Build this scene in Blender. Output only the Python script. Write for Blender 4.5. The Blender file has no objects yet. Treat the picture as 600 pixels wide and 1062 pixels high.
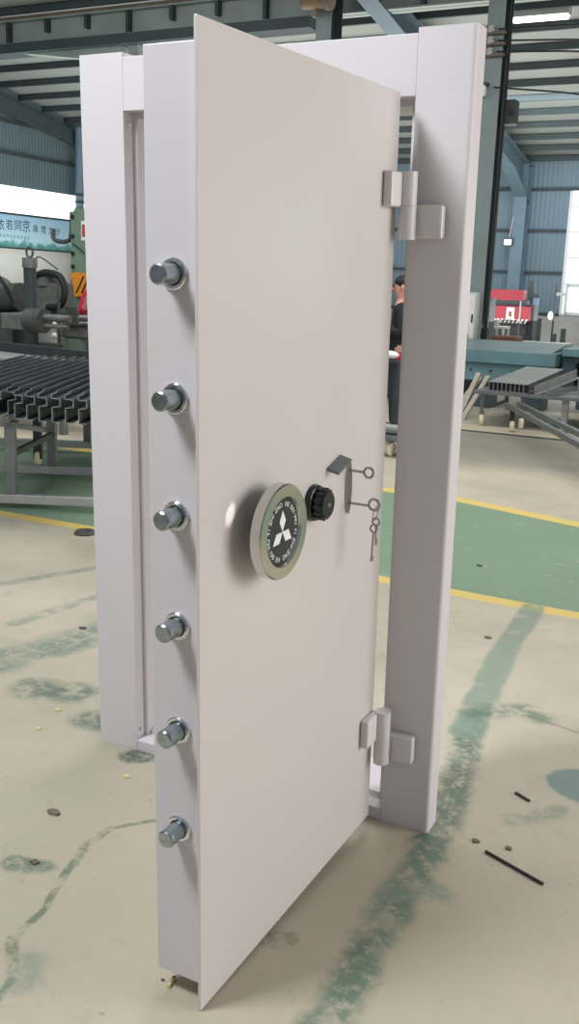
import bpy, bmesh, math, random
from mathutils import Vector, Matrix
random.seed(7)
SC = bpy.context.scene
COL = SC.collection
V = Vector

# ------------------------------------------------------------------ materials
def srgb(r, g, b):
    f = lambda c: (c / 12.92 if c <= .04045 else ((c + .055) / 1.055) ** 2.4)
    return (f(r / 255), f(g / 255), f(b / 255), 1)

def mat(name, col, rough=.5, metal=0., noise=0., nscale=20., bump=0., bscale=200., emit=0., spec=.5, coat=0.):
    m = bpy.data.materials.new(name); m.use_nodes = True
    nt = m.node_tree; b = nt.nodes['Principled BSDF']
    b.inputs['Base Color'].default_value = srgb(*col)
    b.inputs['Roughness'].default_value = rough
    b.inputs['Metallic'].default_value = metal
    b.inputs['Specular IOR Level'].default_value = spec
    b.inputs['Coat Weight'].default_value = coat
    tc = nt.nodes.new('ShaderNodeTexCoord')
    if noise:
        n = nt.nodes.new('ShaderNodeTexNoise'); n.inputs['Scale'].default_value = nscale; n.inputs['Detail'].default_value = 5
        nt.links.new(tc.outputs['Object'], n.inputs['Vector'])
        r = nt.nodes.new('ShaderNodeMapRange')
        r.inputs['From Min'].default_value = .3; r.inputs['From Max'].default_value = .7
        r.inputs['To Min'].default_value = 1 - noise; r.inputs['To Max'].default_value = 1 + noise * .6
        nt.links.new(n.outputs['Fac'], r.inputs['Value'])
        mx = nt.nodes.new('ShaderNodeVectorMath'); mx.operation = 'SCALE'
        mx.inputs[0].default_value = srgb(*col)[:3]
        nt.links.new(r.outputs['Result'], mx.inputs['Scale'])
        nt.links.new(mx.outputs['Vector'], b.inputs['Base Color'])
    if bump:
        n = nt.nodes.new('ShaderNodeTexNoise'); n.inputs['Scale'].default_value = bscale; n.inputs['Detail'].default_value = 2
        nt.links.new(tc.outputs['Object'], n.inputs['Vector'])
        bp = nt.nodes.new('ShaderNodeBump'); bp.inputs['Strength'].default_value = bump; bp.inputs['Distance'].default_value = .002
        nt.links.new(n.outputs['Fac'], bp.inputs['Height']); nt.links.new(bp.outputs['Normal'], b.inputs['Normal'])
    if emit:
        b.inputs['Emission Color'].default_value = srgb(*col); b.inputs['Emission Strength'].default_value = emit
    return m

def corrugated(name, col, axis, pitch, rough=.55):
    m = mat(name, col, rough, noise=.08, nscale=.6)
    nt = m.node_tree; b = nt.nodes['Principled BSDF']
    tc = nt.nodes.new('ShaderNodeTexCoord'); sp = nt.nodes.new('ShaderNodeSeparateXYZ')
    nt.links.new(tc.outputs['Object'], sp.inputs[0])
    a = nt.nodes.new('ShaderNodeMath'); a.operation = 'MULTIPLY'; a.inputs[1].default_value = 2 * math.pi / pitch
    nt.links.new(sp.outputs[axis], a.inputs[0])
    s = nt.nodes.new('ShaderNodeMath'); s.operation = 'SINE'; nt.links.new(a.outputs[0], s.inputs[0])
    p = nt.nodes.new('ShaderNodeMath'); p.operation = 'POWER'; p.inputs[1].default_value = 4
    nt.links.new(s.outputs[0], p.inputs[0])
    bp = nt.nodes.new('ShaderNodeBump'); bp.inputs['Strength'].default_value = .35; bp.inputs['Distance'].default_value = .03
    nt.links.new(p.outputs[0], bp.inputs['Height']); nt.links.new(bp.outputs['Normal'], b.inputs['Normal'])
    return m

M = dict(
    frame=mat('frame_paint', (212, 206, 209), .42, bump=.08, bscale=500, noise=.012, nscale=3),
    leaf=mat('door_paint', (208, 202, 199), .33, bump=.06, bscale=500, noise=.012, nscale=2),
    hinge=mat('hinge_paint', (214, 209, 208), .38),
    seal=mat('seam_dark', (92, 88, 90), .6),
    chrome=mat('chrome', (208, 206, 204), .18, 1),
    zinc=mat('zinc_pin', (172, 182, 185), .28, 1, noise=.25, nscale=60),
    collar=mat('collar_chrome', (228, 230, 232), .12, 1),
    black=mat('black_plastic', (22, 25, 28), .3, spec=.5),
    disc=mat('badge_black', (30, 33, 34), .45),
    white=mat('badge_white', (235, 235, 235), .5),
    nickel=mat('nickel_key', (165, 163, 160), .3, 1),
    gsteel=mat('grey_steel', (128, 132, 134), .42, .6, noise=.2, nscale=6),
    dsteel=mat('dark_steel', (70, 76, 80), .45, .5, noise=.25, nscale=5),
    barsteel=mat('folded_steel', (112, 118, 122), .42, .25, noise=.2, nscale=4),
    edge=mat('cut_edge', (165, 170, 172), .4, .5),
    lsteel=mat('light_steel', (170, 172, 170), .42, .4, noise=.15, nscale=6),
    cream=mat('cream_caster', (222, 214, 186), .6, noise=.1),
    tealbeam=mat('runway_paint', (150, 162, 158), .55, noise=.15, nscale=2),
    tealdark=mat('purlin_paint', (62, 74, 76), .6, noise=.15, nscale=3),
    rail=mat('rusty_rail', (112, 98, 90), .7, noise=.25, nscale=5),
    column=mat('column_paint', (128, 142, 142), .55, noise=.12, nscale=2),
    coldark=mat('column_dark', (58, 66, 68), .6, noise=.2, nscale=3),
    bluecol=mat('blue_column', (104, 126, 142), .6, noise=.1, nscale=2),
    rafter=mat('rafter_paint', (92, 112, 124), .6, noise=.1, nscale=2),
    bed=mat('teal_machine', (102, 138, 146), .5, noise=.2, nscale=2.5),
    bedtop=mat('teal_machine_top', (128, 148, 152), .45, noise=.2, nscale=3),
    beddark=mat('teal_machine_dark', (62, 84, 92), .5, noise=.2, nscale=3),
    red=mat('press_red', (138, 40, 54), .45, noise=.12, nscale=3),
    green=mat('machine_green', (112, 138, 118), .5, noise=.15, nscale=3),
    orange=mat('guard_orange', (232, 150, 40), .5, noise=.1),
    iron=mat('dark_iron', (82, 86, 84), .5, .2, noise=.35, nscale=7),
    iron2=mat('worn_iron', (122, 124, 120), .5, .2, noise=.35, nscale=9),
    cable=mat('black_cable', (30, 32, 34), .6),
    plasterlow=mat('wall_white', (205, 205, 198), .8, noise=.06, nscale=1.5),
    dado=mat('wall_dado', (178, 176, 172), .85, noise=.12, nscale=2.5),
    pane=mat('window_glow', (246, 250, 252), .4, emit=1.6),
    lampglow=mat('lamp_glow', (255, 253, 240), .4, emit=3.5),
    winframe=mat('window_frame', (222, 226, 226), .4),
    cab=mat('cabinet_grey', (200, 204, 202), .5, noise=.05),
    cabdark=mat('cabinet_dark_grey', (132, 138, 140), .5, noise=.1),  # plain darker grey
    banner=None,
    skin=mat('skin', (214, 160, 140), .55),
    jacket=mat('black_jacket', (30, 34, 40), .8, noise=.2),
    redcloth=mat('red_cloth', (200, 26, 62), .8, noise=.12),
    trousers=mat('dark_trousers', (56, 58, 62), .85, noise=.2),
    hair=mat('black_hair', (24, 22, 22), .6),
    wood=mat('worn_board', (176, 168, 156), .7, noise=.2, nscale=8),
    rust=mat('rust_brown', (120, 84, 66), .8, noise=.3, nscale=12),
    brass=mat('hoist_brown', (126, 104, 76), .55, noise=.25, nscale=9),
    insul=mat('porcelain', (190, 186, 182), .3),
    sheet=corrugated('roof_sheet', (138, 143, 139), 'X', .9),
    wallblue=corrugated('wall_sheet_far', (112, 134, 148), 'X', .22),
    wallteal=corrugated('wall_sheet_gable', (92, 110, 116), 'Y', .22),
    inktext=mat('banner_ink', (34, 58, 74), .7),
    butt=mat('butt_paper', (214, 200, 150), .8),
    chip=mat('paint_chip', (118, 108, 92), .9, noise=.3),
    chipg=mat('green_chip', (74, 98, 84), .9, noise=.3),
    pinklabel=mat('label_red', (190, 60, 60), .6),
)

# ------------------------------------------------------------------ geometry
class MB:
    def __init__(self): self.bm = bmesh.new()
    def _x(self, verts, mtx):
        if mtx is not None: bmesh.ops.transform(self.bm, matrix=mtx, verts=verts)
    def box(self, a, b, bev=0., mtx=None, seg=2):
        lo = V((min(a[i], b[i]) for i in range(3))); hi = V((max(a[i], b[i]) for i in range(3)))
        r = bmesh.ops.create_cube(self.bm, size=1); vs = r['verts']
        for v in vs: v.co = V((lo[i] + (v.co[i] + .5) * (hi[i] - lo[i]) for i in range(3)))
        if bev:
            es = list({e for v in vs for e in v.link_edges})
            rb = bmesh.ops.bevel(self.bm, geom=es, offset=bev, segments=seg, affect='EDGES', profile=.5)
            vs = list({v for f in rb['faces'] for v in f.verts} | {v for v in vs if v.is_valid})
            fs = {f for v in vs for f in v.link_faces}; vs = list({v for f in fs for v in f.verts})
        self._x(vs, mtx); return self
    def bar(self, p, q, w, h, up=(0, 0, 1), bev=0.):
        p, q = V(p), V(q); d = q - p; L = d.length; y = d.normalized()
        x = y.cross(V(up))
        if x.length < 1e-4: x = y.cross(V((1, 0, 0)))
        x.normalize(); z = x.cross(y)
        m = Matrix((x, y, z)).transposed().to_4x4(); m.translation = p
        return self.box((-w / 2, 0, -h / 2), (w / 2, L, h / 2), bev, m)
    def cyl(self, p, q, r, r2=None, n=24, cap=True):
        p, q = V(p), V(q); d = q - p
        m = d.to_track_quat('Z', 'Y').to_matrix().to_4x4(); m.translation = (p + q) / 2
        bmesh.ops.create_cone(self.bm, cap_ends=cap, segments=n, radius1=r, radius2=r if r2 is None else r2, depth=d.length, matrix=m)
        return self
    def sph(self, c, r, sc=(1, 1, 1), n=16):
        m = Matrix.Translation(V(c)) @ Matrix.Diagonal((sc[0], sc[1], sc[2], 1))
        bmesh.ops.create_uvsphere(self.bm, u_segments=n, v_segments=n // 2, radius=r, matrix=m); return self
    def lathe(self, o, axis, prof, n=48):
        """prof: (radius, height) along axis from o"""
        q = V(axis).to_track_quat('Z', 'Y').to_matrix().to_4x4(); q.translation = V(o)
        rings = []
        for (r, h) in prof:
            if r < 1e-6: rings.append([self.bm.verts.new(q @ V((0, 0, h)))])
            else: rings.append([self.bm.verts.new(q @ V((r * math.cos(2 * math.pi * i / n), r * math.sin(2 * math.pi * i / n), h))) for i in range(n)])
        for A, B in zip(rings, rings[1:]):
            for i in range(n):
                j = (i + 1) % n
                if len(A) == 1 and len(B) == 1: continue
                if len(A) == 1: self.bm.faces.new((A[0], B[i], B[j]))
                elif len(B) == 1: self.bm.faces.new((A[i], A[j], B[0]))
                else: self.bm.faces.new((A[i], A[j], B[j], B[i]))
        return self
    def tube(self, pts, r, n=8, sub=1):
        pts = [V(p) for p in pts]
        if sub > 1 and len(pts) > 2:
            out = []
            P = [pts[0]] + pts + [pts[-1]]
            for i in range(1, len(P) - 2):
                for k in range(sub):
                    t = k / sub; a, b, c, d = P[i - 1], P[i], P[i + 1], P[i + 2]
                    out.append(.5 * ((2 * b) + (c - a) * t + (2 * a - 5 * b + 4 * c - d) * t * t + (3 * b - a - 3 * c + d) * t ** 3))
            out.append(pts[-1]); pts = out
        rings = []; up = V((.31, .17, .93))
        for i, p in enumerate(pts):
            d = (pts[min(i + 1, len(pts) - 1)] - pts[max(i - 1, 0)]).normalized()
            x = d.cross(up)
            if x.length < .05: x = d.cross(V((1, 0, 0)))
            x.normalize(); y = d.cross(x)
            rings.append([self.bm.verts.new(p + r * (math.cos(2 * math.pi * k / n) * x + math.sin(2 * math.pi * k / n) * y)) for k in range(n)])
        for A, B in zip(rings, rings[1:]):
            for i in range(n): self.bm.faces.new((A[i], A[(i + 1) % n], B[(i + 1) % n], B[i]))
        self.bm.faces.new(rings[0][::-1]); self.bm.faces.new(rings[-1]); return self
    def prism(self, pts, d):
        """closed polygon pts (3d) extruded by vector d"""
        d = V(d); a = [self.bm.verts.new(V(p)) for p in pts]; b = [self.bm.verts.new(V(p) + d) for p in pts]
        n = len(pts)
        self.bm.faces.new(a[::-1]); self.bm.faces.new(b)
        for i in range(n): self.bm.faces.new((a[i], a[(i + 1) % n], b[(i + 1) % n], b[i]))
        return self
    def quad(self, pts):
        self.bm.faces.new([self.bm.verts.new(V(p)) for p in pts]); return self
    def build(self, name, m, parent=None, smooth=False, recalc=True):
        if recalc: bmesh.ops.recalc_face_normals(self.bm, faces=self.bm.faces[:])
        me = bpy.data.meshes.new(name); self.bm.to_mesh(me); self.bm.free()
        if smooth:
            for p in me.polygons: p.use_smooth = True
            me.set_sharp_from_angle(angle=math.radians(38))
        me.materials.append(m)
        o = bpy.data.objects.new(name, me); COL.objects.link(o)
        if parent is not None: o.parent = parent
        return o

def empty(name, loc=(0, 0, 0), rz=0., mtx=None):
    o = bpy.data.objects.new(name, None); COL.objects.link(o); o.empty_display_size = .1
    if mtx is not None: o.matrix_world = mtx
    else: o.location = loc; o.rotation_euler = (0, 0, rz)
    return o
def tag(o, label, cat, group=None):
    o['label'] = label; o['category'] = cat
    if group: o['group'] = group
    return o
def thing(name, label, cat, loc=(0, 0, 0), rz=0., group=None, mtx=None):
    return tag(empty(name, loc, rz, mtx), label, cat, group)
def struct(o):
    o['kind'] = 'structure'; return o
def copy_tree(o, parent=None):
    c = o.copy(); COL.objects.link(c)
    if parent is not None: c.parent = parent
    for ch in o.children: copy_tree(ch, c)
    return c
def text_mesh(name, body, size, m, parent, mtx, extrude=.0006, align='CENTER'):
    cu = bpy.data.curves.new(name, 'FONT'); cu.body = body; cu.size = size; cu.extrude = extrude
    cu.align_x = align; cu.align_y = 'CENTER'
    t = bpy.data.objects.new(name, cu); COL.objects.link(t)
    bpy.context.view_layer.update()
    dg = bpy.context.evaluated_depsgraph_get()
    me = bpy.data.meshes.new_from_object(t.evaluated_get(dg))
    bpy.data.objects.remove(t); bpy.data.curves.remove(cu)
    me.transform(mtx)
    return me
def join_meshes(name, meshes, m, parent):
    bm = bmesh.new()
    for me in meshes: bm.from_mesh(me); bpy.data.meshes.remove(me)
    me = bpy.data.meshes.new(name); bm.to_mesh(me); bm.free(); me.materials.clear(); me.materials.append(m)
    for p in me.polygons: p.material_index = 0
    o = bpy.data.objects.new(name, me); COL.objects.link(o); o.parent = parent
    return o

# ------------------------------------------------------------------ the setting: floor
def floor_material():
    m = bpy.data.materials.new('workshop_floor'); m.use_nodes = True
    nt = m.node_tree; N = nt.nodes; Lk = nt.links; b = N['Principled BSDF']
    tc = N.new('ShaderNodeTexCoord')
    def math_(op, a, c=None, clamp=False):
        n = N.new('ShaderNodeMath'); n.operation = op; n.use_clamp = clamp
        for i, v in enumerate((a, c)):
            if v is None: continue
            if isinstance(v, (int, float)): n.inputs[i].default_value = v
            else: Lk.new(v, n.inputs[i])
        return n.outputs[0]
    def noise(scale, detail=4, rough=.55, vec=None):
        n = N.new('ShaderNodeTexNoise'); n.inputs['Scale'].default_value = scale; n.inputs['Detail'].default_value = detail
        n.inputs['Roughness'].default_value = rough
        Lk.new(vec or tc.outputs['Object'], n.inputs['Vector']); return n
    def ramp(v, lo, hi, a=0., c=1.):
        n = N.new('ShaderNodeMapRange'); n.interpolation_type = 'SMOOTHSTEP'
        n.inputs['From Min'].default_value = lo; n.inputs['From Max'].default_value = hi
        n.inputs['To Min'].default_value = a; n.inputs['To Max'].default_value = c
        Lk.new(v, n.inputs['Value']); return n.outputs['Result']
    def vm(op, a, c):
        n = N.new('ShaderNodeVectorMath'); n.operation = op
        for i, v in enumerate((a, c)):
            if isinstance(v, (tuple, list)): n.inputs[i].default_value = v
            else: Lk.new(v, n.inputs[i])
        return n
    def mixc(f, a, col):
        n = N.new('ShaderNodeMix'); n.data_type = 'RGBA'
        Lk.new(f, n.inputs['Factor'])
        if isinstance(a, tuple): n.inputs['A'].default_value = a
        else: Lk.new(a, n.inputs['A'])
        n.inputs['B'].default_value = col; return n.outputs['Result']
    def wob(scale, amt):
        n = noise(scale, 4)
        s = vm('SUBTRACT', n.outputs['Color'], (.5, .5, .5)).outputs[0]
        sc = N.new('ShaderNodeVectorMath'); sc.operation = 'SCALE'; Lk.new(s, sc.inputs[0]); sc.inputs['Scale'].default_value = amt
        return vm('ADD', tc.outputs['Object'], sc.outputs[0]).outputs[0]
    wfine = wob(16, .06); wbig = wob(5, .12)
    def seg(vec, A, B, w, soft=.5):
        """soft mask of a stroke A-B of half width w"""
        ax, ay = A; bx, by = B; d = V((bx - ax, by - ay, 0)); L2 = d.length_squared
        pa = vm('SUBTRACT', vec, (ax, ay, 0)).outputs[0]
        pa2 = vm('MULTIPLY', pa, (1, 1, 0)).outputs[0]
        h = math_('DIVIDE', vm('DOT_PRODUCT', pa2, tuple(d)).outputs['Value'], L2, True)
        sc = N.new('ShaderNodeVectorMath'); sc.operation = 'SCALE'; sc.inputs[0].default_value = tuple(d); Lk.new(h, sc.inputs['Scale'])
        q = vm('SUBTRACT', pa2, sc.outputs[0]).outputs[0]
        ln = N.new('ShaderNodeVectorMath'); ln.operation = 'LENGTH'; Lk.new(q, ln.inputs[0])
        return ramp(ln.outputs['Value'], w * soft, w, 1, 0)
    def path(vec, pts, w, soft=.5):
        o = None
        for i, (A, B) in enumerate(zip(pts, pts[1:])):
            s = seg(vec, A, B, w[i] if isinstance(w, (list, tuple)) else w, soft)
            o = s if o is None else math_('MAXIMUM', o, s)
        return o
    sp = N.new('ShaderNodeSeparateXYZ'); Lk.new(tc.outputs['Object'], sp.inputs[0]); X, Y = sp.outputs['X'], sp.outputs['Y']
    # cream concrete
    c = mixc(ramp(noise(1.1, 5).outputs['Fac'], .35, .68), srgb(202, 193, 173), srgb(182, 174, 156))
    c = mixc(math_('MULTIPLY', ramp(noise(7, 6, .7).outputs['Fac'], .5, .75), .45), c, srgb(176, 166, 146))
    c = mixc(math_('MULTIPLY', ramp(noise(2.6, 5, .65).outputs['Fac'], .55, .78), .4), c, srgb(158, 152, 136))
    # specks
    vo = N.new('ShaderNodeTexVoronoi'); vo.inputs['Scale'].default_value = 16; Lk.new(wob(30, .04), vo.inputs['Vector'])
    spk = math_('MULTIPLY', ramp(vo.outputs['Distance'], .05, .14, 1, 0), ramp(noise(3.1).outputs['Fac'], .52, .6))
    c = mixc(math_('MULTIPLY', spk, .7), c, srgb(112, 102, 84))
    v2 = N.new('ShaderNodeTexVoronoi'); v2.inputs['Scale'].default_value = 42; Lk.new(wob(60, .02), v2.inputs['Vector'])
    sp2 = math_('MULTIPLY', ramp(v2.outputs['Distance'], .06, .2, 1, 0), ramp(noise(4.3, 3).outputs['Fac'], .5, .62))
    c = mixc(math_('MULTIPLY', sp2, .55), c, srgb(124, 116, 94))
    c = mixc(math_('MULTIPLY', ramp(noise(14, 8, .75).outputs['Fac'], .56, .72), .4), c, srgb(150, 144, 122))
    c = mixc(math_('MULTIPLY', ramp(noise(.8, 6, .7).outputs['Fac'], .5, .7), .35), c, srgb(158, 156, 134))
    # shade across the far floor, painted into its colour as a grey strip
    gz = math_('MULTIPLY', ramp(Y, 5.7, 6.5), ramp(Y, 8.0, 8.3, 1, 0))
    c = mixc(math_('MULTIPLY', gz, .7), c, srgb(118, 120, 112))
    jt = math_('MULTIPLY', ramp(Y, 8.12, 8.16), ramp(Y, 8.26, 8.3, 1, 0)); c = mixc(jt, c, srgb(70, 72, 68))
    c = mixc(math_('MULTIPLY', ramp(Y, -.5, 1.1, 1, 0), .5), c, srgb(160, 151, 128))  # dimmer light on the near floor, painted into its colour
    # painted green walkway between yellow lines
    bend = math_('MULTIPLY', ramp(X, -1.1, .1), -.04)
    Yb = math_('SUBTRACT', Y, bend)
    fb = math_('MULTIPLY', math_('MINIMUM', math_('MAXIMUM', math_('ADD', X, 1.35), 0), 1.6), .32)
    Yf = math_('ADD', Y, fb)
    wk = math_('MULTIPLY', ramp(Yb, 2.32, 2.34), ramp(Yf, 4.47, 4.5, 1, 0))
    worn = ramp(noise(9, 6, .7).outputs['Fac'], .32, .42, .55, 1)
    gcol = N.new('ShaderNodeMix'); gcol.data_type = 'RGBA'; Lk.new(noise(2.0, 5).outputs['Fac'], gcol.inputs['Factor'])
    gcol.inputs['A'].default_value = srgb(116, 142, 116); gcol.inputs['B'].default_value = srgb(134, 160, 134)
    n = N.new('ShaderNodeMix'); n.data_type = 'RGBA'; Lk.new(math_('MULTIPLY', wk, worn), n.inputs['Factor']); Lk.new(c, n.inputs['A']); Lk.new(gcol.outputs['Result'], n.inputs['B']); c = n.outputs['Result']
    for Yq, lo, hi in ((Yb, 2.22, 2.34), (Yf, 4.46, 4.62)):
        ym = math_('MULTIPLY', ramp(Yq, lo, lo + .012), ramp(Yq, hi - .012, hi, 1, 0))
        c = mixc(math_('MULTIPLY', ym, ramp(noise(11, 5, .7).outputs['Fac'], .36, .44, .5, .95)), c, srgb(226, 200, 108))
    # worn green paint strokes
    G = srgb(92, 116, 98); G2 = srgb(116, 134, 118)
    scuff = math_('MULTIPLY', ramp(noise(26, 6, .75).outputs['Fac'], .36, .52, .25, 1), ramp(noise(6, 5, .7).outputs['Fac'], .34, .55, .35, 1))
    scuff2 = ramp(noise(12, 6, .75).outputs['Fac'], .38, .56, .15, 1)
    main = path(wfine, [(.1, -1.3), (.06, -.8), (.04, -.43), (.03, -.1), (-.01, .28), (-.12, .87)], [.085, .075, .08, .085, .075], .3)
    c = mixc(math_('MULTIPLY', math_('MULTIPLY', main, scuff), .95), c, G)
    up = path(wob(4, .05), [(-.1, .7), (-.19, 1.51), (-.23, 2.25)], [.075, .07], .6)
    c = mixc(math_('MULTIPLY', math_('MULTIPLY', up, ramp(noise(8).outputs['Fac'], .3, .5, .5, 1)), .75), c, srgb(122, 146, 128))
    sm = path(wbig, [(-.12, .88), (.02, 1.0), (.09, .97)], .09, .2)
    c = mixc(math_('MULTIPLY', math_('MULTIPLY', sm, scuff2), .8), c, G)
    cr = path(wob(9, .05), [(.06, .95), (.17, .93), (.5, .84)], .009, .3); c = mixc(math_('MULTIPLY', cr, .6), c, srgb(120, 112, 96))
    sd = path(wbig, [(.0, -.3), (.12, -.26)], .06, .2); c = mixc(math_('MULTIPLY', math_('MULTIPLY', sd, scuff2), .7), c, G2)
    sd = path(wbig, [(.2, .2), (.3, .33)], .06, .2); c = mixc(math_('MULTIPLY', math_('MULTIPLY', sd, scuff2), .6), c, G2)
    tp = path(wob(12, .03), [(.33, .52), (.5, .46)], .12, .8); c = mixc(math_('MULTIPLY', tp, .75), c, srgb(74, 122, 122))
    # left of the frame
    st = path(wob(4, .06), [(-2.62, .95), (-2.2, 1.9), (-1.7, 2.0)], .05, .3)
    st = path(wob(4, .06), [(-2.62, 1.12), (-2.40, 1.62), (-1.9, 2.6)], .045, .5); c = mixc(math_('MULTIPLY', math_('MULTIPLY', st, scuff), .6), c, srgb(116, 126, 112))
    st = path(wob(4, .06), [(-2.16, .72), (-2.09, 1.21), (-2.0, 1.6)], .05, .4); c = mixc(math_('MULTIPLY', math_('MULTIPLY', st, scuff2), .6), c, srgb(124, 138, 126))
    pa = path(wbig, [(-1.95, .25), (-1.85, .55), (-1.75, .95)], .16, .45); c = mixc(math_('MULTIPLY', math_('MULTIPLY', pa, scuff), .85), c, G2)
    pb = path(wbig, [(-1.62, .22), (-1.45, .26)], .12, .3); c = mixc(math_('MULTIPLY', math_('MULTIPLY', pb, scuff2), .95), c, srgb(96, 114, 100))
    pc = path(wbig, [(-1.28, .1), (-1.15, .12)], .09, .3); c = mixc(math_('MULTIPLY', math_('MULTIPLY', pc, scuff2), .9), c, srgb(100, 116, 104))
    pd = path(wob(14, .05), [(-.99, -.04), (-.93, 0.)], .055, .6); c = mixc(math_('MULTIPLY', math_('MULTIPLY', pd, scuff), .95), c, srgb(72, 92, 80))
    cu = path(wob(14, .03), [(-.66, -.24), (-.70, -.33), (-.78, -.42), (-.79, -.52), (-.75, -.66), (-.70, -.80), (-.69, -.92), (-.60, -1.02), (-.52, -1.3)], [.008, .012, .018, .016, .014, .014, .02, .016], .4)
    c = mixc(math_('MULTIPLY', math_('MULTIPLY', cu, scuff2), .85), c, srgb(98, 114, 92))
    pe = path(wfine, [(-.9, -.69), (-.82, -.66)], .045, .3); c = mixc(math_('MULTIPLY', math_('MULTIPLY', pe, scuff), .85), c, srgb(86, 108, 90))
    pf = path(wfine, [(-.6, -.97), (-.57, -1.02)], .06, .3); c = mixc(math_('MULTIPLY', math_('MULTIPLY', pf, scuff2), .6), c, G2)
    pg = path(wfine, [(-.17, -.63), (-.14, -.61)], .04, .5); c = mixc(math_('MULTIPLY', math_('MULTIPLY', pg, scuff2), .9), c, srgb(120, 130, 112))
    dirt = path(wbig, [(-2.6, 1.9), (-1.5, 2.1)], .3, .1); c = mixc(math_('MULTIPLY', dirt, .3), c, srgb(140, 128, 100))
    Lk.new(c, b.inputs['Base Color'])
    b.inputs['Roughness'].default_value = .55
    bp = N.new('ShaderNodeBump'); bp.inputs['Strength'].default_value = .15; bp.inputs['Distance'].default_value = .004
    Lk.new(noise(40, 4).outputs['Fac'], bp.inputs['Height']); Lk.new(bp.outputs['Normal'], b.inputs['Normal'])
    return m

GX, FY = -15.8, 22.0          # gable wall plane, far wall plane
RK, RZ = .15, 4.66            # roof slope and eave height
rz = lambda y: RZ + RK * (FY - y)
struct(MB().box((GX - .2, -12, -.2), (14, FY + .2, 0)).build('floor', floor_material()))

# ceiling: roof sheets with purlins running along the hall
RIDGE = 3.0
cm = MB()
cm.prism([(0, FY + .2, rz(FY + .2)), (0, RIDGE, rz(RIDGE)), (0, RIDGE, rz(RIDGE) + .1), (0, FY + .2, rz(FY + .2) + .1)], (14 - GX, 0, 0))
ceil = cm.build('ceiling', M['sheet']); ceil.location = (GX, 0, 0); struct(ceil)
y = FY - .12; k = 0
while y > RIDGE + .3:
    MB().box((GX, y - .03, rz(y) - .125), (14, y + .03, rz(y) - .012)).build('purlin', M['tealdark'], None).parent = ceil
    ceil.children[-1].matrix_parent_inverse = ceil.matrix_world.inverted()
    ceil.children[-1].location = (-GX, 0, 0)
    y -= .8
# skylight strip lamps fixed below the sheets
lab = ['bright strip lamp under the roof just left of the door top', 'bright strip lamp under the roof at the top right, right of the column']
for i, (x0, x1, yy) in enumerate(((-10.5, -9.75, 14.05), (-3.85, -3.0, 14.05))):
    t = thing('ceiling_lamp', lab[i], 'lamp', ((x0 + x1) / 2, yy, rz(yy) - .21))
    h = (x1 - x0) / 2
    MB().box((-h - .03, -.12, .04), (h + .03, .12, .19)).build('lamp_housing', M['cab'], t)
    MB().box((-h, -.1, 0), (h, .1, .038), .01).build('lamp_tube', M['lampglow'], t)

# far wall: ribbed blue sheet over a plastered dado, girts, window at the right
fw = struct(MB().box((GX, FY, 1.02), (-4.36, FY + .12, RZ + .05)).box((-4.36, FY, 3.95), (14, FY + .12, RZ + .05)).build('wall_far', M['wallblue']))
MB().box((GX, FY - .03, 0), (14, FY + .12, 1.02)).build('dado', M['dado'], fw)
for z in (1.06, 2.02, 2.98, 3.92):
    MB().box((GX, FY - .07, z - .03), (-4.38 if z < 3.9 else 14, FY - .003, z + .03)).build('girt', M['coldark'], fw)
w = struct(MB().box((-4.36, FY + .03, 1.05), (14, FY + .05, 3.92)).build('window_1', M['pane']))
wf = MB()
for x in (-4.36, -3.2, -2.0, -.8): wf.box((x, FY - .02, 1.05), (x + .07, FY + .028, 3.92))
for z in (1.05, 1.75, 2.35, 2.95, 3.5): wf.box((-4.36, FY - .018, z), (1, FY + .026, z + .05))
wf.build('window_frame', M['winframe'], w)
ws = MB()
ws.box((-4.2, FY - .06, 1.06), (-3.2, FY - .022, 1.13)).box((-4.2, FY - .06, 1.70), (-3.2, FY - .022, 1.77)).box((-4.26, FY - .06, 1.06), (-4.18, FY - .022, 1.77))
ws.build('casement', M['winframe'], w)

# gable wall: ribbed teal sheet above a white lit band, banner wall below
gw = struct(MB().prism([(GX, 2, 3.5), (GX, FY, 3.5), (GX, FY, rz(FY)), (GX, 2, rz(2))], (-.12, 0, 0)).build('wall_left', M['wallteal']))
MB().box((GX - .12, 2, 0), (GX, FY, 2.86)).build('lower_wall', M['plasterlow'], gw)
for z in (4.2, 4.88, 5.6):
    MB().box((GX + .003, 2, z - .03), (GX + .06, FY - .08, z + .03)).build('girt', M['coldark'], gw)
MB().prism([(GX + .01, 2, rz(2) - .25), (GX + .01, FY - .1, rz(FY - .1) - .25), (GX + .01, FY - .1, rz(FY - .1) - .58), (GX + .01, 2, rz(2) - .58)], (.16, 0, 0)).build('gable_rafter', M['tealdark'], gw)
w2 = struct(MB().box((GX - .1, 2, 2.86), (GX - .08, FY, 3.5)).build('window_2', M['pane']))
MB().box((GX - .06, 2, 2.84), (GX + .04, FY, 2.9)).build('window_frame', M['dsteel'], w2)
# gable column with wound cable
t = thing('wall_column', 'pale round column in front of the white window band on the left wall', 'column', (GX + .32, 18.02, 0))
MB().cyl((0, 0, 0), (0, 0, 5.05), .1, n=16).build('shaft', M['bluecol'], t, True)
for i in range(4): MB().lathe((0, 0, 2.95 + i * .17), (0, 0, 1), [(.1, 0), (.125, .01), (.125, .05), (.1, .06)], 16).build('band', M['dsteel'], t, True)

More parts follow.
